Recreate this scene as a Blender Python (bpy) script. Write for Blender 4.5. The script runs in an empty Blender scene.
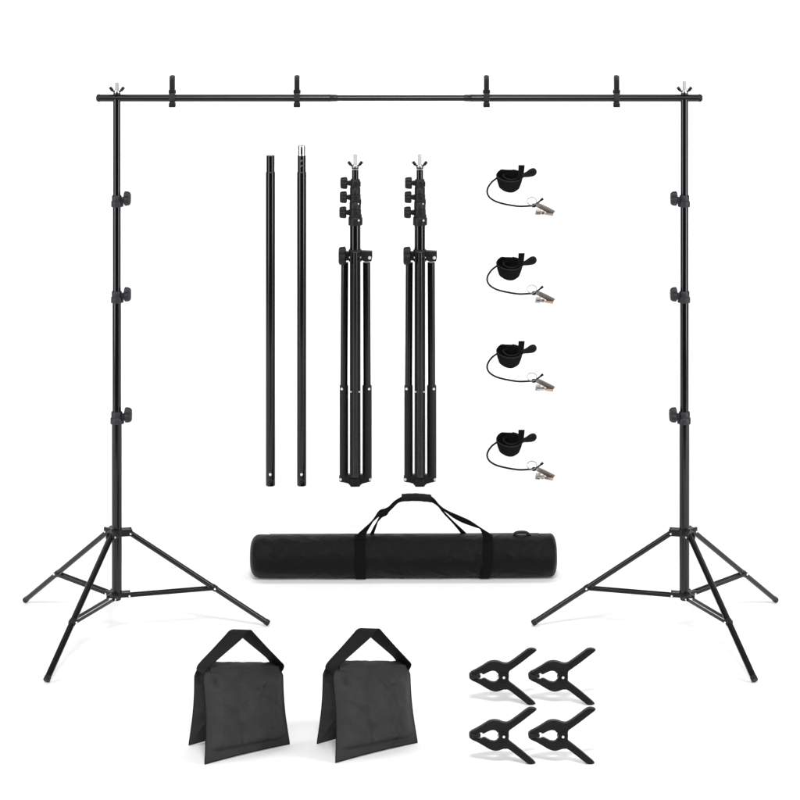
import bpy, bmesh, math, random
from mathutils import Vector, Matrix, noise
random.seed(7)
V = Vector
sc = bpy.context.scene
COL = sc.collection

# ------------------------------------------------------------------ camera
FOC = 2500.0          # focal length in pixels of the 800 px photograph
HC = 3.248            # camera height in metres
HY = -175.0           # row of the horizon
WALL = 11.30          # distance of the hanging row of kit
SWEEP = 13.60         # distance of the upright part of the white sweep
cam_d = bpy.data.cameras.new('camera'); cam = bpy.data.objects.new('camera', cam_d)
COL.objects.link(cam); sc.camera = cam
cam.location = (0, 0, HC); cam.rotation_euler = (math.radians(90), 0, 0)
cam_d.sensor_width = 36; cam_d.lens = FOC/800*36
cam_d.shift_y = (HY-400)/800.0
cam_d.clip_start = .1; cam_d.clip_end = 200

# ------------------------------------------------------------------ world
w = bpy.data.worlds.new('World'); sc.world = w; w.use_nodes = True
bg = w.node_tree.nodes['Background']
bg.inputs[0].default_value = (1, 1, 1, 1); bg.inputs[1].default_value = .10

# ------------------------------------------------------------------ studio lamps
def area(name, loc, target, sx, sy, power, col=(1, 1, 1)):
    l = bpy.data.lights.new(name, 'AREA'); l.shape = 'RECTANGLE'
    l.size = sx; l.size_y = sy; l.energy = power; l.color = col
    o = bpy.data.objects.new(name, l); COL.objects.link(o); o.location = loc
    o.rotation_euler = (V(target)-V(loc)).to_track_quat('-Z', 'Y').to_euler()
    return o
area('overhead_softbox', (0, 10.2, 6.2), (0, 10.6, 0), 9, 4.5, 45)
area('backdrop_fill', (0, 10.9, 4.3), (0, 13.3, .3), 8, 1.0, 95)  # added lamp above the frame, lifts the dim backdrop to white
area('key_softbox', (0, 3.8, 6.6), (0, 10.2, .6), 1.5, .8, 410)
area('strip_left', (-4.7, 7.3, 2.1), (-.6, 10.6, 1.2), 2.6, 4.0, 185)
area('strip_right', (4.7, 7.3, 2.1), (.6, 10.6, 1.2), 2.2, 4.0, 225)
area('front_fill', (0, -1.0, 6.2), (0, 11, 1.5), 8, 2.0, 150)

sc.view_settings.view_transform = 'Standard'; sc.view_settings.look = 'None'
sc.view_settings.exposure = 0; sc.view_settings.gamma = 1
sc.render.engine = 'CYCLES'
sc.cycles.max_bounces = 6

# ------------------------------------------------------------------ materials
def mat(name, col, rough=.4, metal=0., spec=.5, bump=0., bscale=200., kind='noise', var=0., rvar=0., coat=0., wr=0., wrs=8.):
    m = bpy.data.materials.new(name); m.use_nodes = True
    nt = m.node_tree; N = nt.nodes; L = nt.links
    b = N['Principled BSDF']
    b.inputs['Base Color'].default_value = (*col, 1)
    b.inputs['Roughness'].default_value = rough; b.inputs['Metallic'].default_value = metal
    b.inputs['Specular IOR Level'].default_value = spec
    b.inputs['Coat Weight'].default_value = coat; b.inputs['Coat Roughness'].default_value = .12
    tc = N.new('ShaderNodeTexCoord')
    if var or rvar:
        n = N.new('ShaderNodeTexNoise'); n.inputs['Scale'].default_value = 14; n.inputs['Detail'].default_value = 5
        L.new(tc.outputs['Object'], n.inputs['Vector'])
        if var:
            r = N.new('ShaderNodeMapRange'); r.inputs['From Min'].default_value = .3; r.inputs['From Max'].default_value = .7
            r.inputs['To Min'].default_value = 1-var; r.inputs['To Max'].default_value = 1+var
            L.new(n.outputs[0], r.inputs[0])
            mx = N.new('ShaderNodeVectorMath'); mx.operation = 'SCALE'; mx.inputs[0].default_value = col
            L.new(r.outputs[0], mx.inputs['Scale']); L.new(mx.outputs[0], b.inputs['Base Color'])
        if rvar:
            r2 = N.new('ShaderNodeMapRange'); r2.inputs['To Min'].default_value = rough-rvar; r2.inputs['To Max'].default_value = rough+rvar
            L.new(n.outputs[0], r2.inputs[0]); L.new(r2.outputs[0], b.inputs['Roughness'])
    last = None
    if wr:
        n3 = N.new('ShaderNodeTexNoise'); n3.inputs['Scale'].default_value = wrs; n3.inputs['Detail'].default_value = 5
        n3.inputs['Distortion'].default_value = .8
        L.new(tc.outputs['Object'], n3.inputs['Vector'])
        bp = N.new('ShaderNodeBump'); bp.inputs['Strength'].default_value = wr; bp.inputs['Distance'].default_value = .02
        L.new(n3.outputs[0], bp.inputs['Height']); last = bp.outputs[0]
    if bump:
        if kind == 'weave':
            h = None
            for d in ('X', 'Y', 'Z'):
                wv = N.new('ShaderNodeTexWave'); wv.bands_direction = d; wv.inputs['Scale'].default_value = bscale
                wv.inputs['Distortion'].default_value = .4
                L.new(tc.outputs['Object'], wv.inputs['Vector'])
                if h is None: h = wv.outputs[1]
                else:
                    a = N.new('ShaderNodeMath'); a.operation = 'ADD'; L.new(h, a.inputs[0]); L.new(wv.outputs[1], a.inputs[1]); h = a.outputs[0]
        else:
            n2 = N.new('ShaderNodeTexNoise'); n2.inputs['Scale'].default_value = bscale; n2.inputs['Detail'].default_value = 3
            L.new(tc.outputs['Object'], n2.inputs['Vector']); h = n2.outputs[0]
        bb = N.new('ShaderNodeBump'); bb.inputs['Strength'].default_value = bump; bb.inputs['Distance'].default_value = .002
        L.new(h, bb.inputs['Height'])
        if last: L.new(last, bb.inputs['Normal'])
        last = bb.outputs[0]
    if last: L.new(last, b.inputs['Normal'])
    return m

M_ENAMEL = mat('black_enamel', (.0025, .0025, .0029), .13, 0, .42)
M_LEG = mat('black_leg_enamel', (.0025, .0025, .0027), .15, 0, .42)
M_BRACE = mat('black_brace_paint', (0.005, 0.005, 0.005), .4, 0, 0.25)
M_PLASTIC = mat('black_plastic', (0.009, 0.009, 0.0105), .42, 0, 0.22, bump=.15, bscale=300)
M_CLAMP = mat('clamp_nylon', (0.0075, 0.0075, 0.0085), .45, 0, 0.14, bump=.2, bscale=260, var=.15)
M_PAD = mat('pad_rubber', (0.014, 0.014, 0.017), .6, 0, 0.2)
M_STEEL = mat('bright_steel', (.56, .56, .57), .22, 1, .5)
M_ZINC = mat('zinc_thread', (.42, .42, .43), .45, .4, .4)
M_WING = mat('dark_wing_metal', (.014, .014, .022), .3, .2, .5)
M_RIVET = mat('rivet_steel', (.85, .85, .83), .35, .6, .5)
M_BRONZE = mat('dull_nickel', (.40, .365, .34), .36, .9, .5, bump=.6, bscale=150, var=.45)
M_RIM_HIGHLIGHT = mat('rim_highlight_black', (.013, .013, .014), .7, 0, .2)
M_BAG = mat('black_nylon_cloth', (0.0026, 0.0026, 0.003), .42, 0, .11, bump=.2, bscale=420, kind='weave', var=.12, wr=.45, wrs=11)
M_BAG_END = mat('black_nylon_end', (0.0058, 0.0058, 0.0063), .6, 0, 0.12, bump=.25, bscale=420, kind='weave', wr=.3, wrs=14)
M_WEB = mat('black_webbing', (0.0035, 0.0035, 0.0035), .8, 0, 0.08, bump=.5, bscale=260, kind='weave')
M_SAND = mat('charcoal_oxford_cloth', (.045, .045, .046), .7, 0, .15, bump=.6, bscale=300, kind='weave', var=.12, wr=.6, wrs=13)
M_SANDWEB = mat('charcoal_webbing', (.0105, .0105, .011), .72, 0, .08, bump=.6, bscale=240, kind='weave', wr=.2, wrs=20)
M_COLLAR = mat('grey_black_plastic', (.021, .021, .026), .42, 0, .25, bump=.15, bscale=300)
M_BAR = mat('satin_black_bar', (.0028, .0028, .0032), .30, 0, .42)
M_FELT = mat('black_hook_fabric', (.006, .006, .006), .9, 0, 0.05, bump=1.0, bscale=500, var=.3)
M_CORD = mat('black_elastic_cord', (.006, .006, .006), .6, 0, 0.15, bump=.4, bscale=500, kind='weave')
M_WHITE = mat('white_paper', (.90, .90, .90), .8, 0, .1)
M_STUDIO = mat('grey_studio_floor', (.03, .03, .03), .6, 0, .3, var=.2)

# ------------------------------------------------------------------ mesh helpers
def P(px, py, D):
    """world point that stands at distance D under a given place of the picture plan"""
    return V(((px-400)/FOC*D, D, HC-(py-HY)/FOC*D))
def S(D): return D/FOC
def frame(d):
    d = d.normalized(); a = V((0, 0, 1)) if abs(d.z) < .9 else V((0, 1, 0))
    u = d.cross(a).normalized(); return u, d.cross(u).normalized()
def lathe(bm, p0, d, prof, seg=28, ell=(1, 1), lobes=0, lobe=0.):
    d = V(d).normalized(); u, v = frame(d); rings = []
    for t, r in prof:
        if r <= 1e-6: rings.append([bm.verts.new(p0+d*t)]); continue
        rg = []
        for k in range(seg):
            a = 2*math.pi*k/seg
            rr = r*(1+lobe*(abs(math.cos(a*lobes/2))-.5)) if lobes else r
            rg.append(bm.verts.new(p0+d*t+u*(rr*ell[0]*math.cos(a))+v*(rr*ell[1]*math.sin(a))))
        rings.append(rg)
    for A, B in zip(rings, rings[1:]):
        n = max(len(A), len(B))
        for k in range(n):
            k2 = (k+1) % n
            if len(A) == 1 and len(B) == 1: continue
            if len(A) == 1: f = (A[0], B[k], B[k2])
            elif len(B) == 1: f = (A[k], B[0], A[k2])
            else: f = (A[k], B[k], B[k2], A[k2])
            try: bm.faces.new(f)
            except ValueError: pass
    return bm
def rod(bm, a, b, r, seg=24, bev=.15, ell=(1, 1), r2=None):
    L = (b-a).length; r2 = r if r2 is None else r2; c = min(r*bev, L*.3)
    return lathe(bm, a, b-a, [(0, 0), (0, r-c), (c, r), (L-c, r2), (L, r2-c), (L, 0)], seg, ell)
def tube(bm, pts, r, seg=12, closed=False):
    n = len(pts); rad = r if isinstance(r, (list, tuple)) else [r]*n
    tang = []
    for i in range(n):
        if closed: t = pts[(i+1) % n]-pts[i-1]
        else: t = pts[min(i+1, n-1)]-pts[max(i-1, 0)]
        tang.append(t.normalized())
    u, _ = frame(tang[0]); rings = []
    for i in range(n):
        t = tang[i]; u = (u-t*u.dot(t)).normalized(); v = t.cross(u)
        rings.append([bm.verts.new(pts[i]+(u*math.cos(2*math.pi*k/seg)+v*math.sin(2*math.pi*k/seg))*rad[i]) for k in range(seg)])
    m = n if closed else n-1
    for i in range(m):
        A, B = rings[i], rings[(i+1) % n]
        for k in range(seg): bm.faces.new((A[k], A[(k+1) % seg], B[(k+1) % seg], B[k]))
    if not closed: bm.faces.new(rings[0][::-1]); bm.faces.new(rings[-1])
    return bm
def spline(pts, n=8):
    """Catmull-Rom through points (any tuples)"""
    out = []; q = [pts[0]]+list(pts)+[pts[-1]]
    for i in range(1, len(q)-2):
        for k in range(n):
            t = k/n
            out.append(tuple(.5*((2*b)+(-a+c)*t+(2*a-5*b+4*c-d)*t*t+(-a+3*b-3*c+d)*t**3) for a, b, c, d in zip(q[i-1], q[i], q[i+1], q[i+2])))
    out.append(tuple(pts[-1])); return out
def box(bm, c, ax, ay, az, hx, hy, hz, bev=0.):
    """box about c with half sizes along three unit axes"""
    vs = {}
    for i in (-1, 1):
        for j in (-1, 1):
            for k in (-1, 1): vs[i, j, k] = bm.verts.new(c+ax*hx*i+ay*hy*j+az*hz*k)
    F = [((-1,-1,-1),(-1,1,-1),(1,1,-1),(1,-1,-1)), ((-1,-1,1),(1,-1,1),(1,1,1),(-1,1,1)),
         ((-1,-1,-1),(1,-1,-1),(1,-1,1),(-1,-1,1)), ((-1,1,-1),(-1,1,1),(1,1,1),(1,1,-1)),
         ((-1,-1,-1),(-1,-1,1),(-1,1,1),(-1,1,-1)), ((1,-1,-1),(1,1,-1),(1,1,1),(1,-1,1))]
    fs = [bm.faces.new([vs[i] for i in f]) for f in F]
    if bev:
        es = list({e for f in fs for e in f.edges})
        bmesh.ops.bevel(bm, geom=es, offset=bev, segments=2, affect='EDGES', profile=.6)
    return bm
def ribbon(bm, pts, wid, th):
    """strap: centre points, half-width vectors, thickness"""
    n = len(pts); rings = []
    for i in range(n):
        t = (pts[min(i+1, n-1)]-pts[max(i-1, 0)]).normalized(); ww = wid[i]
        nn = t.cross(ww)
        nn = nn.normalized()*th/2 if nn.length > 1e-9 else V((0, 0, th/2))
        e = ww*.94
        rings.append([bm.verts.new(pts[i]+q) for q in (-ww, -e+nn, e+nn, ww, e-nn, -e-nn)])
    for A, B in zip(rings, rings[1:]):
        for k in range(6): bm.faces.new((A[k], A[(k+1) % 6], B[(k+1) % 6], B[k]))
    bm.faces.new(rings[0][::-1]); bm.faces.new(rings[-1]); return bm
def prism(bm, poly, org, ax, ay, an, th, bev=0.):
    """outline extruded both ways from org along an"""
    A = [bm.verts.new(org+ax*x+ay*y+an*th/2) for x, y in poly]
    B = [bm.verts.new(org+ax*x+ay*y-an*th/2) for x, y in poly]
    n = len(poly); f1 = bm.faces.new(A); f2 = bm.faces.new(B[::-1])
    for k in range(n): bm.faces.new((A[k], B[k], B[(k+1) % n], A[(k+1) % n]))
    if bev:
        es = list(set(f1.edges) | set(f2.edges))
        bmesh.ops.bevel(bm, geom=es, offset=bev, segments=2, affect='EDGES', profile=.5, clamp_overlap=True)
    return bm
def nb(): return bmesh.new()

def obj(name, bm, m, parent=None, org=None, ang=38):
    bmesh.ops.recalc_face_normals(bm, faces=bm.faces)
    if org is None: org = parent['_o'] if parent else (0, 0, 0)
    org = V(org); bm.transform(Matrix.Translation(-org))
    me = bpy.data.meshes.new(name); bm.to_mesh(me); bm.free()
    for p in me.polygons: p.use_smooth = True
    me.set_sharp_from_angle(angle=math.radians(ang))
    me.materials.append(m)
    o = bpy.data.objects.new(name, me); COL.objects.link(o)
    o['_o'] = tuple(org)
    if parent:
        o.parent = parent; o.location = org-V(parent['_o'])
    else: o.location = org
    return o
def part(name, bm, m, parent, ang=38):
    return obj(name, bm, m, parent, None, ang)
def thing(name, label, cat, loc, group=None):
    o = bpy.data.objects.new(name, None); COL.objects.link(o); o.empty_display_size = .05
    o.location = loc; o['_o'] = tuple(loc); o['label'] = label; o['category'] = cat
    if group: o['group'] = group
    return o
def dup(root, shift, label=None, scale=1.):
    r = root.copy(); COL.objects.link(r); r.location = root.location+V(shift)
    if label: r['label'] = label
    r.scale = (scale,)*3
    for ch in list(root.children):
        c = ch.copy(); COL.objects.link(c); c.parent = r
        for g in list(ch.children):
            d = g.copy(); COL.objects.link(d); d.parent = c
    return r
X, Y, Z = V((1, 0, 0)), V((0, 1, 0)), V((0, 0, 1))

# ------------------------------------------------------------------ the setting: white paper sweep on a dark studio floor
bm = nb(); prof = [(7.2, 0.)]
prof += [(SWEEP-.50+.50*math.sin(a), .50-.50*math.cos(a)) for a in [math.radians(t) for t in range(0, 91, 9)]]
prof += [(SWEEP, 5.2)]
rows = [[bm.verts.new((x, y, z)) for y, z in prof] for x in (-6.5, 6.5)]
for i in range(len(prof)-1): bm.faces.new((rows[0][i], rows[1][i], rows[1][i+1], rows[0][i+1]))
g = obj('floor', bm, M_WHITE, ang=60); g['kind'] = 'structure'
bm = nb(); bm.faces.new([bm.verts.new(p) for p in ((-14, -6, -.006), (14, -6, -.006), (14, 18, -.006), (-14, 18, -.006))])
g = obj('ground', bm, M_STUDIO); g['kind'] = 'structure'

# ------------------------------------------------------------------ shared small pieces
def knob_bm(c, d, R, L, taper=.82):
    """ribbed screw knob, axis d, starting at c"""
    bm = nb()
    lathe(bm, c, d, [(0, 0), (0, R*.78), (L*.14, R), (L*.62, R*.97), (L*.9, R*taper), (L, R*taper*.8), (L*.97, 0)], 48, lobes=8, lobe=.22)
    return bm
def wing_nut_bm(c, s):
    """collar and two raised wings; c = centre of its base, s = metres per picture unit"""
    bm = nb()
    for q in (-1, 1):
        box(bm, c+X*(q*5.6*s)+Z*(5.3*s), (X*.62*q+Z*.78).normalized(), Y, (X*.78*q-Z*.62).normalized(), 2.3*s, 1.1*s, 1.55*s, .6*s)
        box(bm, c+X*(q*3.2*s)+Z*(2.8*s), (X*.75*q+Z*.66).normalized(), Y, (X*.66*q-Z*.75).normalized(), 2.0*s, .9*s, 1.0*s, .4*s)
    lathe(bm, c-Z*.2*s, Z, [(0, 2.1*s), (0, 3.6*s), (1.5*s, 3.6*s), (1.5*s, 2.1*s)], 24)
    return bm
def stud(root, px, y0, y1, ynut, D, s, r=2.0):
    """threaded spigot with wing nut"""
    a, b = P(px, y1, D), P(px, y0, D); L = (b-a).length
    prof = [(0, 0), (0, r*s)]; n = 9
    for k in range(n): prof += [(L*(k+.25)/n, r*s), (L*(k+.6)/n, r*s*.88)]
    prof += [(L*.97, r*s), (L, r*s*.7), (L, 0)]
    part('spigot', lathe(nb(), a, Z, prof, 20), M_ZINC, root)
    c = P(px, ynut, D)
    wn = part('wing_nut', wing_nut_bm(c, s), M_WING, root)
    bm = nb(); lathe(bm, c, Z, [(1.5*s, r*s*1.02), (1.5*s, 3.2*s), (2.6*s, 3.3*s), (3.0*s, 2.6*s), (4.0*s, 2.4*s), (4.2*s, r*s*1.02), (1.5*s, r*s*1.02)], 24)
    part('nut_collar', bm, M_STEEL, wn)

# ------------------------------------------------------------------ standing light stands
def light_stand(m, cx, label, knobside):
    """m=1 left stand, m=-1 its mirror image"""
    D = 10.0; s = S(D)
    base = P(cx, 0, D); base.z = 0
    root = thing('light_stand', label, 'stand', base, 'light stands holding up the crossbar')
    def W(off): return V((base.x+m*off[0], base.y+off[1], off[2]))
    zz = lambda py: HC-(py-HY)*s
    C = V((base.x, base.y, 0))
    for y0, y1, r in ((99.0, 196, 3.75), (206, 292, 4.0), (302, 413, 4.35), (423, 597, 5.0)):
        a = V((C.x, C.y, zz(y1))); b = V((C.x, C.y, zz(y0)))
        part('pole_section', rod(nb(), a, b, r*s, 40, .05), M_ENAMEL, root)
    # collars with locking knobs
    for yt, r, k in ((195.2, 4.9, 1.0), (291.0, 5.1, 1.0), (411.4, 5.6, 1.06)):
        bm = nb(); p = V((C.x, C.y, zz(yt+11.6*k)))
        lathe(bm, p, Z, [(0, (r-1.5)*s), (0, (r+.5)*s), (.5*s, (r+.8)*s), (5.4*k*s, (r+.7)*s), (6.1*k*s, (r+.1)*s), (6.3*k*s, (r-.1)*s),
                         (6.5*k*s, r*s), (10.9*k*s, r*s), (11.6*k*s, (r-.5)*s), (11.6*k*s, (r-1.5)*s)], 40)
        box(bm, V((C.x+m*(r+.3)*s, C.y, zz(yt+4.4*k))), X, Y, Z, 2.0*s, 2.3*s, 2.6*k*s, .6*s)
        box(bm, V((C.x+m*(r+.6)*s, C.y, zz(yt+8.8*k))), X, Y, Z, 1.0*s, 2.6*s, 2.6*k*s, .4*s)
        col = part('collar', bm, M_COLLAR, root)
        kc = V((C.x+m*(r+2.0)*s, C.y, zz(yt+3.3*k)))
        bm = knob_bm(kc+X*m*.2*s, X*m, 6.7*k*s, 6.9*k*s)
        rod(bm, kc-X*m*1.5*s, kc+X*m*1.2*s, 1.9*s, 16)
        part('knob', bm, M_COLLAR, col)
    # upper and lower leg brackets
    feet = [(-.433, .437), (-.205, -.545), (.600, .135)]
    zu, zl = zz(532.5), zz(594.5)
    def bracket(z, rr, h, core, tip):
        bm = nb(); q = V((C.x, C.y, z))
        lathe(bm, q-Z*h/2, Z, [(0, 4.9*s), (0, core-.5*s), (.6*s, core), (h-.6*s, core), (h, core-.6*s), (h, 4.9*s)], 36)
        for f in feet:
            d = V((m*f[0], f[1], 0)).normalized(); t = V((-d.y, d.x, 0))
            for sd in (-1, 1):
                box(bm, q+d*(rr*.46+core*.42)+t*(sd*3.6*s), d, t, Z, rr*.46, 1.1*s, h*.5-.0008, .5*s)
            box(bm, q+d*(core+rr*.14), d, t, Z, rr*.36, 4.4*s, h*.5-.0022, .6*s)
        return bm
    part('leg_bracket', bracket(zu, 13.5*s, 7.2*s, 6.6*s, 0), M_PLASTIC, root)
    part('brace_bracket', bracket(zl, 12.0*s, 5.0*s, 6.4*s, 0), M_PLASTIC, root)
    part('pole_cap', rod(nb(), V((C.x, C.y, zz(600.0))), V((C.x, C.y, zz(597))), 4.2*s, 28), M_PLASTIC, root)
    for i, f in enumerate(feet):
        d = V((m*f[0], f[1], 0)).normalized(); t = V((-d.y, d.x, 0))
        a = V((C.x, C.y, zu-1.0*s))+d*(13.2*s); r = (2.9, 3.15, 3.0)[i]*s
        foot = V((C.x+m*f[0], C.y+f[1], r*.95))
        ld = (foot-a).normalized()
        leg = part('leg', rod(nb(), a-ld*.6*s, foot-ld*4*s, r, 28, .1, (1.0, .92)), M_LEG, root)
        part('foot_cap', rod(nb(), foot-ld*4.5*s, foot, r*1.05, 24, .12), M_PLASTIC, leg)
        bm = nb(); rod(bm, a-t*(5.4*s), a+t*(5.4*s), .95*s, 14); part('rivet', bm, M_RIVET, leg)
        j = a+(foot-a)*.605
        bm = nb(); rod(bm, j-t*(4.9*s), j+t*(4.9*s), 1.0*s, 14); part('rivet', bm, M_RIVET, leg)
        bm = nb(); lathe(bm, j-ld*2.8*s, ld, [(0, r), (.5*s, r*1.16), (5.1*s, r*1.16), (5.6*s, r)], 24, (1.0, .92)); part('sleeve', bm, M_PLASTIC, leg)
        k = V((C.x, C.y, zl-1.2*s))+d*(12.2*s)
        bm = nb()
        for sd in (-1, 1):
            p0 = j+t*(sd*3.1*s); p1 = k+t*(sd*3.1*s); bd = (p1-p0).normalized()
            box(bm, (p0+p1)/2, bd, t, bd.cross(t).normalized(), (p1-p0).length/2+1.8*s, .55*s, 1.55*s, .3*s)
        br = part('brace', bm, M_BRACE, root)
        bm = nb(); rod(bm, k-t*(4.9*s), k+t*(4.9*s), 1.0*s, 14); part('rivet', bm, M_RIVET, br)
    stud(root, cx+.1, 82.5 if m > 0 else 81.2, 93, 94.2, D, s)
    return root
light_stand(1, 116.8, 'black tripod light stand at the left, clamp knobs on its right side', 1)
light_stand(-1, 684.4, 'black tripod light stand at the right, clamp knobs on its left side', -1)

# ------------------------------------------------------------------ crossbar
D = 10.0; s = S(D); yb = 98.0
root = thing('crossbar', 'long black horizontal crossbar with thinner middle section resting on both tripod stands', 'crossbar', P(400, yb, D))
def seg(x0, x1, r, name='bar_section', m=M_BAR):
    return part(name, rod(nb(), P(x0, yb, D), P(x1, yb, D), r*s, 36, .08), m, root)
seg(99.5, 331, 3.6); seg(329, 472.5, 3.0); seg(470.5, 699, 3.6)
for x0, q in ((331, 1), (470.5, -1)):
    bm = nb(); lathe(bm, P(x0-q*2, yb, D), X*q, [(0, 3.5*s), (0, 3.75*s), (1.2*s, 3.75*s), (2.0*s, 3.45*s), (7.0*s, 3.4*s), (8.6*s, 3.1*s), (8.6*s, 2.7*s)], 36)
    part('joint_sleeve', bm, M_BAR, root)
for x0, q in ((100.3, -1), (698.4, 1)):
    bm = nb(); lathe(bm, P(x0, yb, D), X*q, [(0, 3.4*s), (0, 3.75*s), (1.0*s, 3.95*s), (2.4*s, 3.8*s), (3.4*s, 3.1*s), (4.1*s, 1.9*s), (4.3*s, 0)], 32)
    part('end_cap', bm, M_PLASTIC, root)

# ------------------------------------------------------------------ clips biting the crossbar, seen from their narrow side
def bar_clip(cx, label):
    c = P(cx, yb, D)
    root = thing('spring_clip', label, 'clip', c, 'clips on the crossbar')
    for q in (-1, 1):         # q=-1 faces the camera
        pr = [(4.2, 3.2), (5.3, 0), (4.6, -4.0), (2.2, -8.6), (1.2, -9.3), (.8, -8.4), (2.4, -5.5), (3.75, -2.0), (3.95, 0.3), (3.2, 2.4), (1.9, 3.8), (1.0, 5.2), (.9, 6.8),
              (1.2, 9.0), (1.0, 20.0), (1.4, 22.4), (3.0, 22.4), (4.0, 20.6), (4.2, 17.2), (4.4, 9.6), (4.4, 6.6)]
        pr = [(a*s*q, b*s) for a, b in pr]
        bm = nb()
        prism(bm, pr, c, Y, Z, X, 5.0*s, .45*s)
        arm = part('arm', bm, M_PLASTIC, root)
        bm = nb(); box(bm, c+Y*(q*2.3*s)-Z*6.9*s, X, Y, Z, 3.25*s, 2.0*s, 2.1*s, .5*s)
        part('jaw_pad', bm, M_PLASTIC, arm)
        bm = nb(); lathe(bm, c+Y*(q*2.6*s)+Z*18.8*s, Z, [(0, 0), (0, 2.2*s), (.6*s, 2.6*s), (2.2*s, 2.65*s), (3.4*s, 2.1*s), (4.0*s, .9*s), (4.1*s, 0)], 24)
        part('handle_tip', bm, M_COLLAR, arm)
    bm = nb(); rod(bm, c-X*3.6*s+Z*6.3*s, c+X*3.6*s+Z*6.3*s, 1.9*s, 20)
    part('pivot', bm, M_PAD, root)
    bm = nb(); box(bm, c-Y*5.2*s+Z*1.6*s, X, Y, Z, 3.0*s, .9*s, 3.6*s, .6*s)
    part('jaw_highlight_plate', bm, M_COLLAR, root)  # lighter grey puts the clip body's highlight into the colour
    return root
c0 = bar_clip(172.3, 'black clip standing up from the crossbar, nearest to the left tripod stand')
for xx, lb in ((297.0, 'black clip on the crossbar just left of its thin middle section'),
               (486.5, 'black clip on the crossbar just right of its thin middle section'),
               (616.5, 'black clip standing up from the crossbar, nearest to the right tripod stand')):
    dup(c0, P(xx, yb, D)-P(172.3, yb, D), lb)

# ------------------------------------------------------------------ two loose crossbar tubes
def loose_tube(cx, label, steel):
    D = WALL-.024; s = S(D)
    root = thing('crossbar_tube', label, 'tube', P(cx, 486, D), 'loose crossbar tubes')
    part('tube', rod(nb(), P(cx, 485.6, D), P(cx, 171.6, D), 4.75*s, 40, .12), M_ENAMEL, root)
    nk = part('neck', rod(nb(), P(cx, 173, D), P(cx, 155.2, D), 4.2*s, 36, .12), M_ENAMEL, root)
    if steel:
        bm = nb(); lathe(bm, P(cx, 156, D), Z, [(0, 3.9*s), (1.5*s, 3.9*s), (1.7*s, 3.7*s), (2.2*s, 3.7*s), (2.4*s, 3.9*s), (9.4*s, 3.9*s), (10.6*s, 3.6*s), (10.6*s, 2.9*s), (2*s, 2.9*s)], 32)
        sp = part('steel_insert', bm, M_STEEL, root)
        bm = nb(); box(bm, P(cx, 150.4, D)-Y*3.8*s, X, Y, Z, .8*s, .3*s, 3.2*s, .2*s); part('slot', bm, M_BRACE, sp)
        for yy in (160.2, 165.4):
            bm = nb(); u = (X+Z*.55).normalized()
            box(bm, P(cx, yy, D)-Y*4.1*s, u, Y, u.cross(Y), 1.1*s, .35*s, .5*s, .2*s); part('notch', bm, M_STEEL, nk)
    bm = nb(); lathe(bm, P(cx, 473.4, D)-Y*4.45*s, -Y, [(0, 1.45*s), (.55*s, 1.3*s), (.75*s, .8*s), (.8*s, 0)], 20)
    part('rivet', bm, M_RIVET, root)
    bm = nb(); lathe(bm, P(cx, 479.8, D)-Y*4.0*s, -Y, [(0, 2.5*s), (1.1*s, 2.3*s), (1.6*s, 1.4*s), (1.7*s, 0)], 20)
    part('spring_button', bm, M_BRACE, root)
    return root
loose_tube(270.5, 'loose black crossbar tube with plain all-black neck', False)
loose_tube(301.7, 'loose black crossbar tube with bright steel insert at its top', True)

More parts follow.
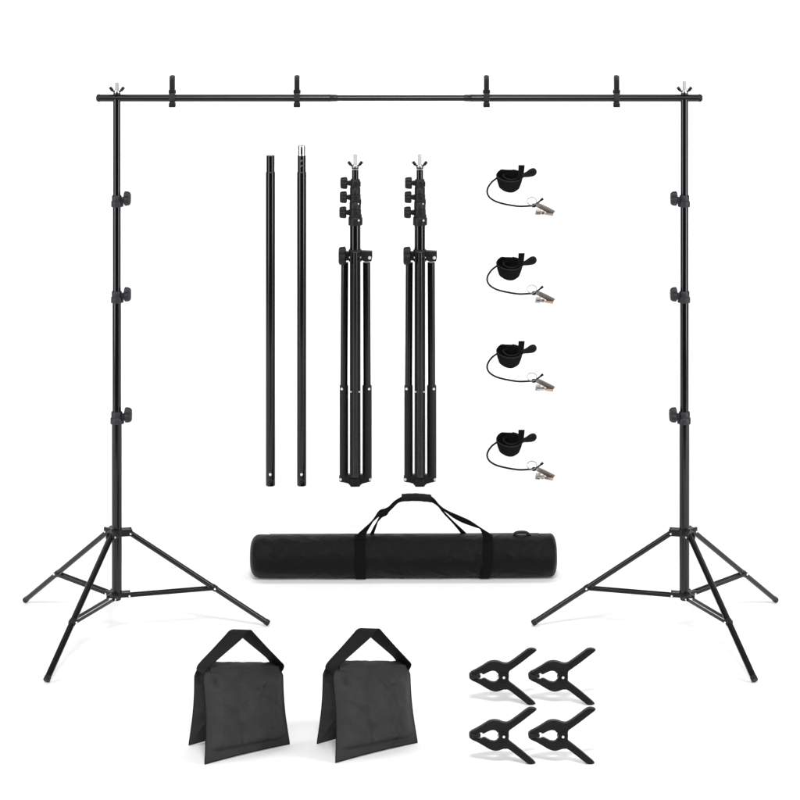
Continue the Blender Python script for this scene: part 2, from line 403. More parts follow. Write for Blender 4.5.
# ------------------------------------------------------------------ folded stands
def folded_stand(cx, label):
    D = WALL-.085; s = S(D)
    root = thing('folded_light_stand', label, 'stand', P(cx, 486, D), 'folded light stands')
    part('pole', rod(nb(), P(cx, 478, D), P(cx, 224, D), 5.45*s, 36, .05), M_ENAMEL, root)
    part('pole_tip', rod(nb(), P(cx, 182, D), P(cx, 169.5, D), 3.4*s, 28, .05), M_ENAMEL, root)
    for i, (y0, y1, r) in enumerate(((186.6, 179.0, 4.9), (201.0, 187.0, 5.4), (216.6, 201.4, 5.9))):
        bm = nb(); L = (y0-y1)*s
        prof = [(0, (r-2)*s), (0, r*s), (.5*s, (r+.2)*s)]
        if i: prof += [(L*.48, (r+.2)*s), (L*.5, (r-.35)*s), (L*.53, (r-.35)*s), (L*.55, (r-.05)*s)]
        prof += [(L-.6*s, (r-.1)*s), (L, (r-.5)*s), (L, (r-2)*s)]
        lathe(bm, P(cx, y0, D), Z, prof, 36)
        ky = (183.0, 197.2, 212.4)[i]
        box(bm, P(cx-r-.2, ky, D), X, Y, Z, 2.0*s, 2.2*s, 2.5*s, .5*s)
        box(bm, P(cx+r-.3, ky+(4.5 if i else 1), D), X, Y, Z, 1.0*s, 2.2*s, 2.4*s, .4*s)
        # boss and screw on the front
        lathe(bm, P(cx+.8, ky, D)-Y*(r-.6)*s, -Y, [(0, 2.6*s), (1.1*s, 2.4*s), (1.3*s, 1.5*s), (.9*s, 0)], 20)
        col = part('collar', bm, M_PLASTIC, root)
        kp = P(cx-r-1.6, ky, D)
        bm = knob_bm(kp-X*1.2*s, -X, 5.5*s, 7.2*s, .9); rod(bm, kp+X*.5*s, kp-X*2*s, 2.2*s, 16)
        part('knob', bm, M_PLASTIC, col)
        if i:
            bm = nb(); lathe(bm, P(cx+3.2, ky+6.0, D)-Y*(r-1.9)*s, -Y, [(0, 1.0*s), (1.6*s, .8*s), (1.7*s, 0)], 12); part('screw', bm, M_RIVET, col)
    bm = nb(); lathe(bm, P(cx, 225, D), Z, [(0, 4.8*s), (0, 6.8*s), (.6*s, 7.0*s), (7.6*s, 6.8*s), (8.3*s, 6.3*s), (8.3*s, 4.8*s)], 36)
    box(bm, P(cx+5.8, 221, D), X, Y, Z, 1.5*s, 2.6*s, 3.4*s, .4*s)
    lathe(bm, P(cx+.8, 220.6, D)-Y*6.2*s, -Y, [(0, 2.8*s), (1.2*s, 2.6*s), (1.4*s, 1.6*s), (1.0*s, 0)], 20)
    cc = part('collar', bm, M_PLASTIC, root)
    bm = nb(); lathe(bm, P(cx+3.6, 219.5, D)-Y*6.4*s, -Y, [(0, 1.1*s), (1.2*s, .9*s), (1.3*s, 0)], 12); part('screw', bm, M_RIVET, cc)
    # shoulder bracket
    bm = nb()
    lathe(bm, P(cx, 261, D), Z, [(0, 5.3*s), (0, 6.6*s), (11*s, 6.6*s), (11.8*s, 6.0*s), (11.8*s, 5.3*s)], 32)
    prism(bm, [(5.6*s, 11.2*s), (17.1*s, 10.6*s), (17.2*s, 4.6*s), (16.2*s, .6*s), (10*s, .2*s), (5.6*s, 2*s)], P(cx, 261.5, D), X, Z, Y, 7.4*s, .5*s)
    prism(bm, [(-5.6*s, 10.2*s), (-12*s, 10.2*s), (-12*s, .8*s), (-5.6*s, 1.6*s)], P(cx, 261.5, D), X, Z, Y, 6.6*s, .5*s)
    box(bm, P(cx, 252.5, D)-Y*6.4*s, X, Y, Z, 4.6*s, 2.4*s, 3.0*s, .8*s)
    sb = part('leg_bracket', bm, M_PLASTIC, root)
    for dx, yy, r in ((14.5, 257.2, 1.7), (5.1, 256.6, .9), (-5.3, 256.6, .9)):  # large bright disc on the right is added for the bracket's open hole
        bm = nb(); lathe(bm, P(cx+dx, yy, D)-Y*(3.6 if dx > 9 else 4.9)*s, -Y, [(0, r*s), (.9*s, r*s*.92), (1.0*s, r*s*.6), (1.0*s, 0)], 18); part('rivet', bm, M_RIVET, sb)
    bm = knob_bm(P(cx-9.0, 255.6, D)-Y*2*s, -X, 8.6*s, 7.6*s, .9)
    part('knob', bm, M_PLASTIC, sb)
    # three folded legs
    for i, (xt, xb, r, dd) in enumerate(((-10.5, -11.3, 3.7, 0.), (11.4, 11.9, 3.8, 0.), (0, 0, 5.1, -.052))):
        y0, y1 = (262, 477.5) if i < 2 else (251.5, 477.0)
        rr = r*s if i < 2 else 4.9*s
        if i < 2:
            leg = part('leg', rod(nb(), P(cx+xt, y0, D+dd), P(cx+xb, 390, D+dd), rr, 28, .1), M_LEG, root)
            bm = nb(); rod(bm, P(cx+xb*1.0, y1, D+dd), P(cx+xb*1.0, 384.6, D+dd), rr*(1.16, 1.24)[i], 28, .2)
            part('lower_sleeve', bm, M_PLASTIC, leg)
            q = -1 if i == 0 else 1
            bm = nb(); lathe(bm, P(cx+xb+q*2.0, 388, D)-Y*3.7*s, -Y, [(0, 1.35*s), (.9*s, 1.2*s), (1.1*s, 0)], 16); part('rivet', bm, M_RIVET, leg)
            bm = nb(); lathe(bm, P(cx+xb+q*3.3, 478.6, D)-Y*3.4*s, -Y, [(0, 1.5*s), (1.1*s, 1.3*s), (1.3*s, 0)], 16); part('rivet', bm, M_RIVET, leg)
        else:
            bm = nb(); rod(bm, P(cx, y1, D+dd), P(cx, y0, D+dd), 2.9*s, 28, .2, )
            leg = part('leg', bm, M_LEG, root)
            for q in (-1, 1):
                bm = nb(); rod(bm, P(cx+q*3.9, y1-2, D-.024), P(cx+q*3.9, y0+4, D-.024), 1.5*s, 18, .2); part('brace', bm, M_LEG, leg)
                bm = nb(); lathe(bm, P(cx+q*4.2, 390.2, D)-Y*6.2*s, -Y, [(0, .9*s), (1.2*s, .8*s), (1.3*s, 0)], 14); part('rivet', bm, M_RIVET, leg)
    # foot bracket
    bm = nb()
    prism(bm, [(-16*s, 6.5*s), (-6*s, 8*s), (6*s, 8*s), (16.4*s, 6.5*s), (16.6*s, 2.8*s), (15.4*s, 1.2*s), (6.6*s, -.2*s), (4.2*s, -4*s), (-4.4*s, -4*s), (-6.4*s, 0), (-15*s, .9*s), (-16.3*s, 2.4*s)],
          P(cx, 482.2, D), X, Z, Y, 6.6*s, .6*s)
    rod(bm, P(cx, 485.8, D), P(cx, 476, D), 5.5*s, 28, .2)
    box(bm, P(cx, 480.5, D)-Y*5.2*s, X, Y, Z, 4.4*s, 3*s, 4.0*s, .7*s)
    part('foot_bracket', bm, M_PLASTIC, root)
    stud(root, cx, 154.2, 168.5, 168.6, D, s, 1.95)
    return root
f0 = folded_stand(355.2, 'folded black light stand beside the loose tube with the steel insert')
dup(f0, P(64.6+355.2, 0, WALL-.085)-P(355.2, 0, WALL-.085), 'folded black light stand nearest to the column of elastic straps')

# ------------------------------------------------------------------ elastic straps with metal clip
def elastic_strap(label):
    D = WALL-.066; s = S(D)
    q = lambda zx, zy, dd=0.: P(475+zx/8.889, 155+zy/8.889, D+dd)
    root = thing('elastic_strap', label, 'strap', q(305, 250), 'elastic straps with metal clips')
    # rolled cuff
    tilt = math.radians(21); ax = Matrix.Rotation(-tilt, 3, 'X')
    up = V((0, -math.sin(tilt), math.cos(tilt))); vv = V((0, math.cos(tilt), math.sin(tilt)))
    c = q(306, 176); N = 130; bm = nb(); rings = []
    for i in range(N+1):
        f = i/N; a = math.radians(75-f*690)
        R = 12.6*s*(1-.05*f) if f < .45 else 12.6*s*(.977-.66*((f-.45)/.55)**1.1)
        rg = []
        hgt = 15.6*s*(1-.3*max(0, f-.45)/.55)
        for (h, dr) in ((0, .0), (.12, .75), (.5, .9), (.88, .8), (1, 0), (.88, -.3), (.5, -.4), (.12, -.3)):
            tp = 1-.33*h**2.4
            rr = R*tp+dr*s+noise.noise(V((f*9, h*3, 2)))*.7*s
            rg.append(bm.verts.new(c+X*(rr*math.cos(a))+vv*(rr*math.sin(a)*.95)-up*(h*hgt)+up*(.5*s*math.sin(a*2+.6)+(1.7*s*math.exp(-((math.degrees(a)+228)/22)**2))*(1-h))))
        rings.append(rg)
    for A, B in zip(rings, rings[1:]):
        for k in range(8): bm.faces.new((A[k], A[(k+1) % 8], B[(k+1) % 8], B[k]))
    bm.faces.new(rings[0]); bm.faces.new(rings[-1][::-1])
    rim = [(rg[0].co+rg[1].co)/2 for rg in rings[::3]]
    cuff = part('cuff', bm, M_FELT, root, 50)
    bm = nb(); tube(bm, [p for p in rim], .5*s, 8); part('cuff_rim', bm, M_RIM_HIGHLIGHT, cuff)  # lighter tube along the top edge paints in the rim highlight
    # upright tab
    bm = nb(); pts = [V(q(x, y, dd)) for x, y, dd in ((406, 205, -.05), (409, 165, -.045), (412, 125, -.035), (414, 90, -.03))]
    ribbon(bm, pts, [X*.5*k*s for k in (5.2, 5.6, 6.2, 6.4)], 1.5*s)
    tb = part('tab', bm, M_WEB, root)
    # teardrop loop
    bm = nb(); path = spline([(424, 182, -.045), (465, 160, -.05), (498, 136, -.055), (524, 132, -.055), (534, 152, -.055), (520, 172, -.055), (480, 181, -.05), (430, 184, -.045)], 6)
    tube(bm, [V(q(*p)) for p in path], 1.75*s, 12)
    box(bm, q(498, 157, -.052), X, Y, Z, 3.1*s, .9*s, 1.5*s, .6*s)
    part('loop', bm, M_CORD, root)
    # cord
    path = spline([(200, 200, -.01), (185, 212, -.01), (150, 240, -.005), (118, 285, 0), (108, 330, 0), (128, 375, .01), (175, 408, .015), (230, 428, .02), (310, 445, .02), (390, 456, .02), (450, 455, .02), (505, 451, .015), (525, 449, .01)], 6)
    bm = nb(); tube(bm, [V(q(*p)) for p in path], .95*s, 12)
    cd = part('cord', bm, M_CORD, root)
    bm = nb(); lathe(bm, q(503, 452, .012), (q(545, 446, 0)-q(503, 452, 0)), [(0, 0), (.3*s, 1.4*s), (2.0*s, 2.1*s), (3.8*s, 1.9*s), (4.7*s, .9*s), (4.8*s, 0)], 18, lobes=3, lobe=.15)
    part('knot', bm, M_CORD, cd)
    bm = nb(); tube(bm, [V(q(*p)) for p in spline([(535, 442, 0), (562, 422, -.012), (588, 400, -.016), (606, 386, -.016)], 4)], [.8*s]*5+[.85*s]*3+[1.25*s]*5, 12)
    part('cord_end', bm, M_CORD, cd)
    # split ring
    bm = nb(); rc = q(506, 411, -.005)
    tube(bm, [rc+X*(4.8*s*math.cos(a))+(Z*.92+Y*.3)*(4.1*s*math.sin(a)) for a in [2*math.pi*k/40 for k in range(40)]], .44*s, 8, True)
    part('ring', bm, M_BRONZE_RING, root)
    # metal clip: textured upper plate, bright lower jaw, spring, curled grip
    root2 = nb(); o = q(625, 478, -.012)
    dx = (q(707, 515, 0)-q(556, 440, 0)).normalized(); dz = V((-dx.z, 0, dx.x)); dz = dz if dz.z > 0 else -dz
    tiltv = (dz*.80-Y*.6).normalized(); nn = dx.cross(tiltv).normalized()
    prism(root2, [(-9.6*s, -3.0*s), (-9.2*s, 3.0*s), (-3*s, 3.4*s), (9.0*s, 3.5*s), (9.6*s, 2.9*s), (9.4*s, -3.3*s), (0, -3.1*s)], o, dx, tiltv, nn, .9*s, .25*s)
    cl = part('clip_plate', root2, M_BRONZE, root)
    bm = nb()
    a, b = q(545, 500, -.01), q(696, 538, -.012)
    d2 = (b-a).normalized(); up2 = V((-d2.z, 0, d2.x)); L = (b-a).length
    prism(bm, [(L*.40, .4*s), (L*.62, 1.3*s), (L*.97, 2.2*s), (L*1.0, .2*s), (L*.92, -.5*s), (L*.5, -1.0*s)], a, d2, up2, Y, 5.5*s, .2*s)
    part('clip_jaw', bm, M_BRIGHT_BROWN, cl)
    bm = nb()
    prism(bm, [(-.2*s, -2.9*s), (4.6*s, -3.3*s), (4.4*s, -.6*s), (5.4*s, 2.1*s), (3.4*s, 2.6*s), (.8*s, 2.6*s), (.1*s, 0)], q(536, 504, -.012), X, Z, Y, 4.5*s, .4*s)
    part('clip_grip', bm, M_BRONZE, cl)
    bm = nb(); box(bm, q(566, 512, -.012), d2, Y, up2, 2.2*s, 3.4*s, 1.4*s, .3*s); box(bm, q(602, 514, -.012), d2, Y, up2, 1.4*s, 2.6*s, 1.7*s, .3*s)
    part('clip_bridge', bm, M_STEEL, cl)
    bm = nb(); rod(bm, q(588, 508, -.03), q(588, 508, .0), 1.2*s, 16); part('clip_spring', bm, M_BRIGHT_BROWN, cl)
    return root
M_BRONZE_RING = mat('ring_nickel', (.28, .27, .25), .35, .9)
M_BRIGHT_BROWN = mat('warm_nickel', (.50, .40, .33), .3, .9, bump=.3, bscale=120)
e0 = elastic_strap('rolled black elastic strap with cord and metal clip, topmost of the four')
De = WALL-.066
for yy, lb in ((87.8, 'rolled black elastic strap with cord and metal clip, second from the top'),
               (175.5, 'rolled black elastic strap with cord and metal clip, third from the top'),
               (263.9, 'rolled black elastic strap with cord and metal clip, lowest, just above the carry bag')):
    dup(e0, P(400, yy, De)-P(400, 0, De), lb)

# ------------------------------------------------------------------ carry bag
def carry_bag():
    D = 10.80; s = S(D); r = 20.9*s
    c = P(403.5, 555, D); c.z = r+.0015
    root = thing('carry_bag', 'long black cylindrical nylon carry bag with webbing handles lying on the white floor', 'bag', V((c.x, c.y, 0)))
    hl = 153.4*s
    rng = random.Random(11)
    fold = [(rng.uniform(-hl, hl)*.97, rng.uniform(2.0, 4.6), rng.uniform(-1.2, 1.2), rng.uniform(.03, .11), rng.uniform(.006, .014), rng.choice((-1, 1))*rng.uniform(.0010, .0026)) for _ in range(60)]
    N, K = 300, 110; bm = nb(); rings = []
    for i in range(N+1):
        f = -1+2*i/N; f = math.copysign(1-(1-abs(f))**1.7, f)      # denser at the ends
        x = f*hl; e = max(0, (abs(x)-(hl-(9.5 if f < 0 else 6.5)*s))/((9.5 if f < 0 else 6.5)*s)); rr = r*(max(0, 1-e**2.3))**(1/3.0)
        if rr < 1e-5: rings.append([bm.verts.new(c+X*x)]); continue
        rg = []
        for k in range(K):
            a = 2*math.pi*k/K
            n = noise.noise(V((x*5, math.cos(a)*1.3, math.sin(a)*1.3)))*.0035+noise.noise(V((x*17+5, math.cos(a)*3, math.sin(a)*3)))*.0012
            n += .0016*math.sin(x*70+3*math.sin(a*2))*max(0, noise.noise(V((x*3, a, 9))))
            for fx, fa, fs, fl, fw, fm in fold:
                du = x-fx
                if abs(du) > .25: continue
                dv = ((a-fa+math.pi) % (2*math.pi)-math.pi)*r
                p = du*math.cos(fs)+dv*math.sin(fs); qd = -du*math.sin(fs)+dv*math.cos(fs)
                n += fm*math.exp(-(p/fl)**2-(qd/fw)**2)
            R2 = rr*(1+n/r*(1-e))
            if math.sin(a) < -.93: R2 *= .995
            rg.append(bm.verts.new(c+V((x, R2*math.cos(a), max(R2*math.sin(a), -c.z+.001)))))
        rings.append(rg)
    for A, B in zip(rings, rings[1:]):
        n = max(len(A), len(B))
        for k in range(n):
            k2 = (k+1) % n
            if len(A) == 1: bm.faces.new((A[0], B[k], B[k2]))
            elif len(B) == 1: bm.faces.new((A[k], B[0], A[k2]))
            else: bm.faces.new((A[k], B[k], B[k2], A[k2]))
    part('body', bm, M_BAG, root, 60)
    # webbing bands round the body
    def band(fn, hw, name='webbing_band'):
        bm = nb(); pts = []; wd = []
        for k in range(40):
            a = math.radians(100+k/39*210)        # from just behind the top, over the front, to underneath
            x = fn(k/39)
            pts.append(V((x, c.y+(r+.0042)*math.cos(a), max(c.z+(r+.0042)*math.sin(a), .0025)))); wd.append(X*hw)
        ribbon(bm, pts, wd, .004); return part(name, bm, M_WEB, root)
    xp = lambda px: (px-400)*s
    band(lambda f: xp(359.5+1.6*f), 5.2*s)
    band(lambda f: xp(487.5-1.5*f-9.5*max(0, f-.35)**1.2), 4.9*s)
    # zip along the top with its puller
    bm = nb(); tube(bm, [c+V((x, r*math.cos(math.radians(62)), r*math.sin(math.radians(62))+.001)) for x in [xp(266+k*27) for k in range(11)]], .8*s, 8)
    part('zipper', bm, M_WEB, root)
    bm = nb(); pth = spline([(514, 535.0, .0), (516, 533.2, 0), (520, 532.4, 0), (525, 532.6, 0), (528, 533.9, 0), (530, 536.0, -.01)], 5)
    tube(bm, [P(a, b, D+dd) for a, b, dd in pth], 1.5*s, 10); part('zip_pull', bm, M_PLASTIC, root)
    # handles
    def strand(pts, name='handle'):
        bm = nb(); sp = spline(pts, 7)
        ribbon(bm, [P(a, b, D+dd) for a, b, dd, wx, wz, wd in sp], [V((wx*s, wd*s, wz*s)) for a, b, dd, wx, wz, wd in sp], .0045)
        return part(name, bm, M_WEB, root)
    # px, py, depth offset, half width vector (across, up, away)
    strand([(360.5, 540, -.052, 4.6, 0, 0), (362, 533.5, -.035, 4.6, .6, 0), (367, 527, -.03, 3.8, 1.6, 1), (373, 520, -.03, 2.0, 2.4, 2), (379, 513.5, -.02, .6, 2.8, 2.5), (386, 511.2, -.01, 0, 2.4, 3),
            (393, 506, 0, 1.6, 2.6, 2), (399, 500.5, 0, 1.8, 2.8, 1), (405, 498, 0, .3, 3, 1), (416, 497.4, 0, 0, 3, 1), (428, 498.4, 0, 0, 3, 1), (434, 501, 0, -.5, 2.6, 1.4), (441, 507.5, 0, -2.0, 2.4, 1.5),
            (450, 514, -.01, -2.4, 3.3, .5), (460, 519, -.02, -1.6, 3.6, 0), (471, 523.6, -.03, -1.8, 3.2, 0), (480, 528, -.035, -3.2, 2.2, 0), (486, 533.5, -.04, -4.5, .8, 0), (487.8, 541, -.058, -4.7, 0, 0)])
    strand([(370, 538, .03, 3.0, 1, 0), (373.5, 530, .02, 2.2, 1.6, 1), (377, 522, .01, 1.4, 1.8, 2), (382, 514.5, .012, .6, 2.6, 2.5), (387, 511.6, .012, 0, 2.2, 3),
            (393, 504, .01, 1.6, 2.2, 2), (400, 499.5, .01, 1.2, 2.4, 1), (406, 497.4, .012, .2, 2.8, 1), (416, 496.8, .012, 0, 2.8, 1), (428, 497.8, .012, 0, 2.8, 1), (435, 502, .01, -1.2, 2.6, 1.4), (441, 509, .01, -2.4, 2.2, 1.2),
            (448, 517, .015, -3.4, 2.4, .5), (456, 525, .02, -3.8, 2.4, 0), (463, 532.5, .03, -4.0, 1.6, 0), (467, 538, .04, -4.0, 1.2, 0)])
    bm = nb(); sp = spline([(401.5, 497.8), (404, 497.6), (416, 497.2), (428, 498.2), (431.5, 498.9)], 6)
    rings = []
    for i, (a, b) in enumerate(sp):
        p = P(a, b, D+.004); k = .82 if i in (0, len(sp)-1) else 1+.03*math.sin(i*1.7)
        rings.append([bm.verts.new(p+Z*(3.5*s*k*max(-1, min(1, 1.25*math.sin(t))))+Y*(3.0*s*k*math.cos(t))) for t in [2*math.pi*j/20 for j in range(20)]])
    for A, B in zip(rings, rings[1:]):
        for k in range(20): bm.faces.new((A[k], A[(k+1) % 20], B[(k+1) % 20], B[k]))
    bm.faces.new(rings[0]); bm.faces.new(rings[-1][::-1])
    part('handle_grip', bm, M_BAG_END, root)
    root.rotation_euler.z = .012
    return root
carry_bag()

# ------------------------------------------------------------------ saddle sandbags
def sandbag(label):
    O = P(206.4, 764.4, 8120/(764.4+175)); O.z = 0
    u = V((.282, .189, 0)).normalized(); v = V((-.365, .931, 0)); WD = .329; TH = .190; H = .303
    root = thing('sandbag', label, 'sandbag', O, 'saddle sandbags')
    L = lambda a, b, z: O+u*a+v*b+Z*z
    rng = random.Random(5)
    creases = [[(rng.uniform(.1, .9), rng.uniform(.1, .95), rng.choice((.7, -.7, 1.4, .2, 2.6))+rng.uniform(-.4, .4), rng.uniform(.08, .22), rng.uniform(.015, .035), rng.choice((-1, -1, 1))*rng.uniform(.003, .0065)) for _ in range(26)]
               +[(.10, .90, -.75, .13, .03, -.007), (.93, .92, .8, .12, .03, -.006), (.16, .5, 1.5, .3, .03, .003), (.12, .12, .75, .12, .03, -.005), (.35, .86, -1.2, .08, .03, -.006), (.62, .88, 1.9, .08, .03, -.006)] for _ in range(2)]
    # two pouches: pillow panels leaning against each other
    for side in (0, 1):
        bm = nb(); NU, NV = 96, 96; sgn = -1 if side == 0 else 1
        def surf(i, j, face):
            a = i/NU; t = j/NV                                       # a across, t up
            ss = lambda x: (lambda y: y*y*(3-2*y))(max(0., min(1., x)))
            e1 = ss(a/.20)**.75*ss((1-a)/.15)**.75; hem = ss((t-.0)/.26)**1.1; top = ss((1.0-t)/.17)**.6
            fat = e1*hem*top
            base = .066*max(0, t)**1.1
            bb = base if side == 0 else TH-base*.62
            thick = (.036+.012*math.sin(math.pi*t))*(1 if face > 0 else .45)
            off = sgn*face*(thick*fat+.0012)
            wob = .010*noise.noise(V((a*2.2+side*7, t*2.2, 1)))+.005*noise.noise(V((a*6, t*5, side*3)))
            for (ca, ct, ang, ln, wd, am) in creases[side]:
                du, dv = a-ca, t-ct; p = du*math.cos(ang)+dv*math.sin(ang); qd = -du*math.sin(ang)+dv*math.cos(ang)+.25*p*p/ln
                wob += am*math.exp(-(p/ln)**2-(qd/wd)**2)
            wob += .022*noise.noise(V((a*11+side, t*4, 5)))*math.exp(-((t-.88)/.07)**2)
            off += sgn*wob*(e1**.5)*(hem**.5)*(top**.4)*face
            flare = .003*(1-t)**2*(2*a-1)+.004*(abs(2*a-1)**3)*(2*a-1)*(1-math.sin(math.pi*t))
            aa = a*WD-(a-.5)*.034*ss((t-.86)/.14)+.006*t*(1-a)+flare-.004*math.sin(math.pi*t)*(2*a-1)
            sag = .006*math.sin(math.pi*a)*(1-t)*1.0
            return L(aa, bb+off-.008*sgn*math.exp(-((t-.13)/.02)**2)*e1*max(0, face), t*(H+(.009 if side == 0 else -.013)-.054*a)+sag*(.7 if t < .2 else 0)*(1-t/.2 if t < .2 else 0)+.0015)
        G = {}
        for face in (1, -1):
            for i in range(NU+1):
                for j in range(NV+1):
                    if face == -1 and (i in (0, NU) or j in (0, NV)): G[face, i, j] = G[1, i, j]
                    else: G[face, i, j] = bm.verts.new(surf(i, j, face))
            for i in range(NU):
                for j in range(NV):
                    bm.faces.new((G[face, i, j], G[face, i+1, j], G[face, i+1, j+1], G[face, i, j+1]))
        pch = part('pouch', bm, M_SAND, root, 75)
        # stitched edge binding down both sides and along the bottom
        bm = nb(); pts = [surf(0, j, 1) for j in range(NV, -1, -4)]+[surf(i, 0, 1) for i in range(4, NU-1, 4)]+[surf(NU, j, 1) for j in range(0, NV+1, 4)]
        tube(bm, [p+Z*.001 for p in pts], .0016, 8); part('edge_binding', bm, M_SANDWEB, pch)
    # saddle piece joining them
    bm = nb(); NS = 14; NA = 40; R0 = []
    for j in range(NS+1):
        f = j/NS; b = .050+f*(TH-.098); z = H-.009+.014*math.sin(math.pi*f)**.6
        R0.append([bm.verts.new(L(.034+i/NA*(WD-.052), b, z+.007-.054*i/NA+.003*noise.noise(V((i*.35, f*2, 3))))) for i in range(NA+1)])
    low = [[bm.verts.new(p.co-Z*.005) for p in rw] for rw in R0]
    for j in range(NS):
        for i in range(NA):
            bm.faces.new((R0[j][i], R0[j][i+1], R0[j+1][i+1], R0[j+1][i])); bm.faces.new((low[j][i], low[j+1][i], low[j+1][i+1], low[j][i+1]))
    for i in range(NA):
        for j in (0, NS): bm.faces.new((R0[j][i], low[j][i], low[j][i+1], R0[j][i+1]))
    for j in range(NS):
        for i in (0, NA): bm.faces.new((R0[j][i], R0[j+1][i], low[j+1][i], low[j][i]))
    part('saddle', bm, M_SAND, root, 60)
    # carrying strap, folded at its peak
    dm = lambda px, py, dep: P(px, py, dep)
    fr = [(.010, .048), (.016, .048)]
    yF = lambda a, b: O.y+u.y*a+v.y*b
    # front edge and back edge of the strap as picture positions at their own distance
    bF, bB = .058, TH-.055
    F_ = [L(.018, bF+.02, H-.020), dm(206.5, 670.5, yF(.01, bF)), dm(209.5, 666.5, yF(.012, bF)), dm(226, 652.2, yF(.07, bF)), dm(241, 639.2, yF(.13, bF)), dm(246.5, 633.0, yF(.155, bF)), dm(250.5, 630.2, yF(.17, bF)),
          dm(255, 634.5, yF(.19, bF)), dm(266, 646.5, yF(.235, bF)), dm(279, 660.0, yF(.29, bF)), dm(284.0, 666.4, yF(.315, bF)), L(WD-.006, bF+.012, H-.075)]
    B_ = [L(.016, bB-.004, H-.028), dm(196.8, 669, yF(.01, bB)), dm(199.4, 663.4, yF(.008, bB)), dm(212, 650.0, yF(.06, bB)), dm(225, 635.8, yF(.12, bB)), dm(229.5, 631.0, yF(.14, bB)), dm(234.5, 629.8, yF(.155, bB)),
          dm(238.5, 634.0, yF(.17, bB)), dm(250.5, 644.2, yF(.22, bB)), dm(265, 656.2, yF(.28, bB)), dm(269.6, 661.5, yF(.30, bB)), L(WD-.016, bB-.01, H-.062)]
    pa = spline([tuple(p) for p in F_], 5); pb = spline([tuple(p) for p in B_], 5)
    bm = nb(); rings = []
    n = len(pa)
    for i in range(n):
        A, B = V(pa[i]), V(pb[i]); j0, j1 = max(i-1, 0), min(i+1, n-1)
        t = ((V(pa[j1])+V(pb[j1]))-(V(pa[j0])+V(pb[j0]))).normalized(); nn = t.cross((B-A)).normalized()*.0016
        row = [A+nn, A.lerp(B, .33)+nn*1.0, A.lerp(B, .66)+nn, B+nn, B-nn, A.lerp(B, .66)-nn, A.lerp(B, .33)-nn, A-nn]
        rings.append([bm.verts.new(p) for p in row])
    for A, B in zip(rings, rings[1:]):
        for k in range(8): bm.faces.new((A[k], A[(k+1) % 8], B[(k+1) % 8], B[k]))
    bm.faces.new(rings[0]); bm.faces.new(rings[-1][::-1])
    part('handle', bm, M_SANDWEB, root, 45)
    return root
s0 = sandbag('charcoal fabric saddle sandbag with strap handle, the one below the left tripod stand')
Ds = 8120/(764.4+175)
dup(s0, V((130.6/FOC*Ds, .014, 0)), 'charcoal fabric saddle sandbag with strap handle, the one beside the spring clamps')

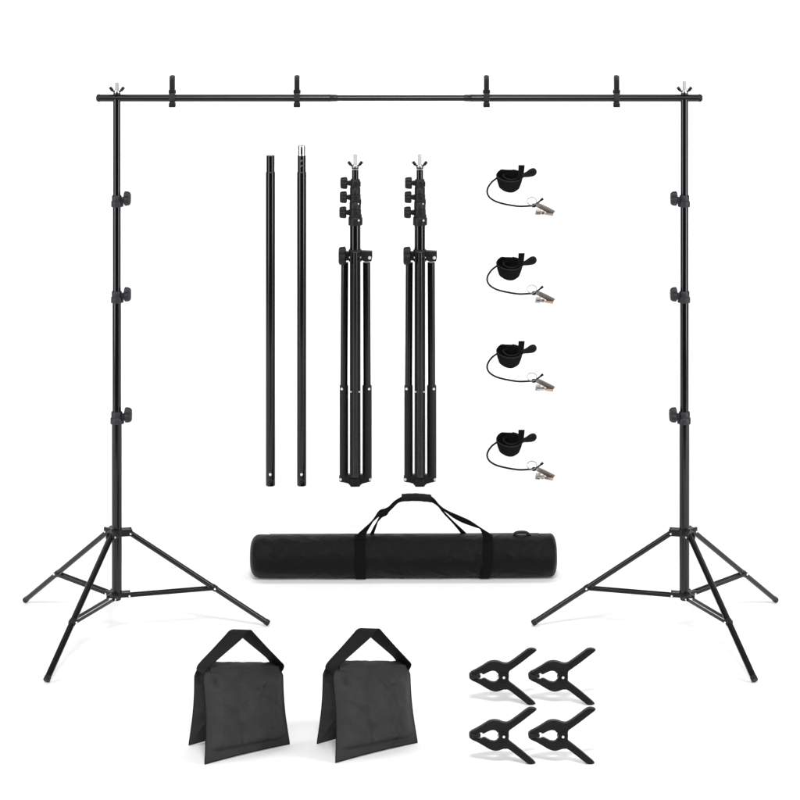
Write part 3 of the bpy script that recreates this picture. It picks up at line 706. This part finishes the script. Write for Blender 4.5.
# ------------------------------------------------------------------ spring clamps
def circ(cx, cy, r, a0, a1, n): return [(cx+r*math.cos(math.radians(a0+(a1-a0)*k/n)), cy+r*math.sin(math.radians(a0+(a1-a0)*k/n))) for k in range(n+1)]
def spring_clamp(label):
    D = 8120/(704.6+175); s = S(D)
    bot = P(561.5, 704.6, D); bot.z = 0
    root = thing('spring_clamp', label, 'clamp', bot, 'spring clamps')
    o = P(525, 640, D); k = s/10
    cv = lambda poly: [(x*k, -y*k) for x, y in poly]
    sm = lambda pts, n=3: spline(pts, n)
    T = .020
    # upper arm: jaw, hub half, handle
    up_out = sm([(50, 352), (42, 340), (45, 325), (65, 311), (95, 297), (160, 260), (220, 222), (255, 210), (290, 207), (330, 213), (370, 227), (405, 231), (435, 222), (480, 192), (540, 148), (600, 103), (628, 87), (657, 82), (690, 87)])
    up_hd = [(706, 96)]+sm([(692, 111), (640, 150), (560, 212), (480, 270), (434, 303), (424, 322), (429, 345), (429, 360)])
    up_in = circ(378, 362, 14, -6, -174, 8)[0:]+[(334, 360)]+sm([(329, 345), (316, 319), (292, 304), (264, 300), (232, 309), (196, 326), (180, 335), (168, 336)])+sm([(163, 325), (147, 321), (134, 331), (116, 333), (104, 343), (80, 347)])
    lo_out = sm([(50, 358), (40, 372), (44, 385), (65, 402), (110, 422), (160, 450), (215, 483), (250, 500), (290, 510), (325, 507), (360, 496), (395, 488), (425, 495), (460, 517), (520, 564), (580, 610), (614, 636), (640, 645), (668, 644)])
    lo_hd = [(696, 633)]+sm([(682, 616), (640, 580), (570, 521), (500, 464), (440, 418), (424, 402), (429, 380), (429, 364)])
    lo_in = circ(378, 362, 14, 6, 174, 8)+[(334, 364)]+sm([(330, 378), (318, 401), (295, 415), (266, 418), (235, 406), (198, 386), (180, 381), (168, 383)])+sm([(160, 392), (143, 394), (128, 385), (112, 378), (100, 370), (80, 366)])
    bm = nb(); prism(bm, cv(up_out+up_hd+up_in), o, X, Z, Y, T, .0016)
    ua = part('upper_arm', bm, M_CLAMP, root, 50)
    bm = nb(); prism(bm, cv(lo_out+lo_hd+lo_in), o, X, Z, Y, T-.006, .0016)
    la = part('lower_arm', bm, M_CLAMP, root, 50)
    # recessed panels' raised rims on the handles
    for arm, pl, tt in ((ua, [(455, 232), (500, 204), (640, 103), (668, 97), (640, 128), (480, 245), (440, 275)], T), (la, [(455, 455), (500, 488), (610, 575), (655, 618), (640, 630), (610, 620), (470, 512), (440, 480)], T-.006)):
        bm = nb(); prism(bm, cv(pl), o-Y*(tt/2), X, Z, Y, .003, .0008); part('handle_rib', bm, M_CLAMP, arm, 50)
    # hub ring, spring coil
    hc = o+X*(378*k)-Z*(362*k)
    bm = nb()
    e = T/2+.003
    lathe(bm, hc-Y*e, Y, [(0, 13.5*k), (0, 46*k), (.002, 49*k), (.0065, 49*k), (.0065, 16*k), (2*e-.0065, 16*k), (2*e-.0065, 49*k), (2*e-.002, 49*k), (2*e, 46*k), (2*e, 13.5*k), (0, 13.5*k)], 40)
    hb = part('hub', bm, M_CLAMP, root)
    bm = nb()
    lathe(bm, hc-Y*(T/2+.0035), -Y, [(0, 14.5*k), (0, 22*k), (.003, 21*k), (.003, 14.5*k), (0, 14.5*k)], 32); part('pivot_eyelet', bm, M_BRACE, hb)
    bm = nb(); lathe(bm, hc-Y*(T/2+.0030), -Y, [(0, 0), (0, 14*k), (.0035, 13*k), (.0042, 9*k), (.0042, 0)], 24); part('hub_hole_disc', bm, M_RIVET, hb)  # bright disc added in place of the see-through hub hole
    bm = nb(); tube(bm, [hc-Y*(T/2-.001-.0003*j)+X*(56*k*math.cos(a))+Z*(56*k*math.sin(a)) for j, a in enumerate([math.radians(60+5.5*j) for j in range(25)])], 4*k, 8)
    part('spring', bm, M_BRACE, hb)
    # swivel jaw pads meeting at the tip
    for q, arm in ((1, ua), (-1, la)):
        yc = 356 if q > 0 else 360
        pl = [(32, 356), (34, 338), (46, 329), (70, 336), (92, 345), (118, 349), (124, 353), (124, 357)] if q > 0 else [(32, 359), (34, 374), (48, 384), (74, 378), (98, 370), (118, 366), (124, 363), (124, 360)]
        bm = nb(); prism(bm, cv(pl), o, X, Z, Y, T+.008, .0012); part('jaw_pad', bm, M_PAD, arm, 50)
    bm = nb(); pc = o+X*(133*k)-Z*(358*k); rod(bm, pc-Y*T*.46, pc+Y*T*.46, 15*k, 20); part('jaw_pin', bm, M_CLAMP, ua)
    return root
k0 = spring_clamp('black plastic spring clamp, upper right of the four')
D1 = 8120/(704.6+175); D2 = 8120/(763.8+175)
b0 = P(561.5, 704.6, D1); 
def at(px, D): q = P(px, 0, D); q.z = 0; return q
b0.z = 0
dup(k0, at(561.5-59.1, D1)-b0, 'black plastic spring clamp, upper left of the four')
dup(k0, at(561.5-59.1, D2)-b0, 'black plastic spring clamp, lower left of the four', D2/D1)
dup(k0, at(561.5, D2)-b0, 'black plastic spring clamp, lower right of the four', D2/D1)

for o in bpy.data.objects:
    if '_o' in o: del o['_o']
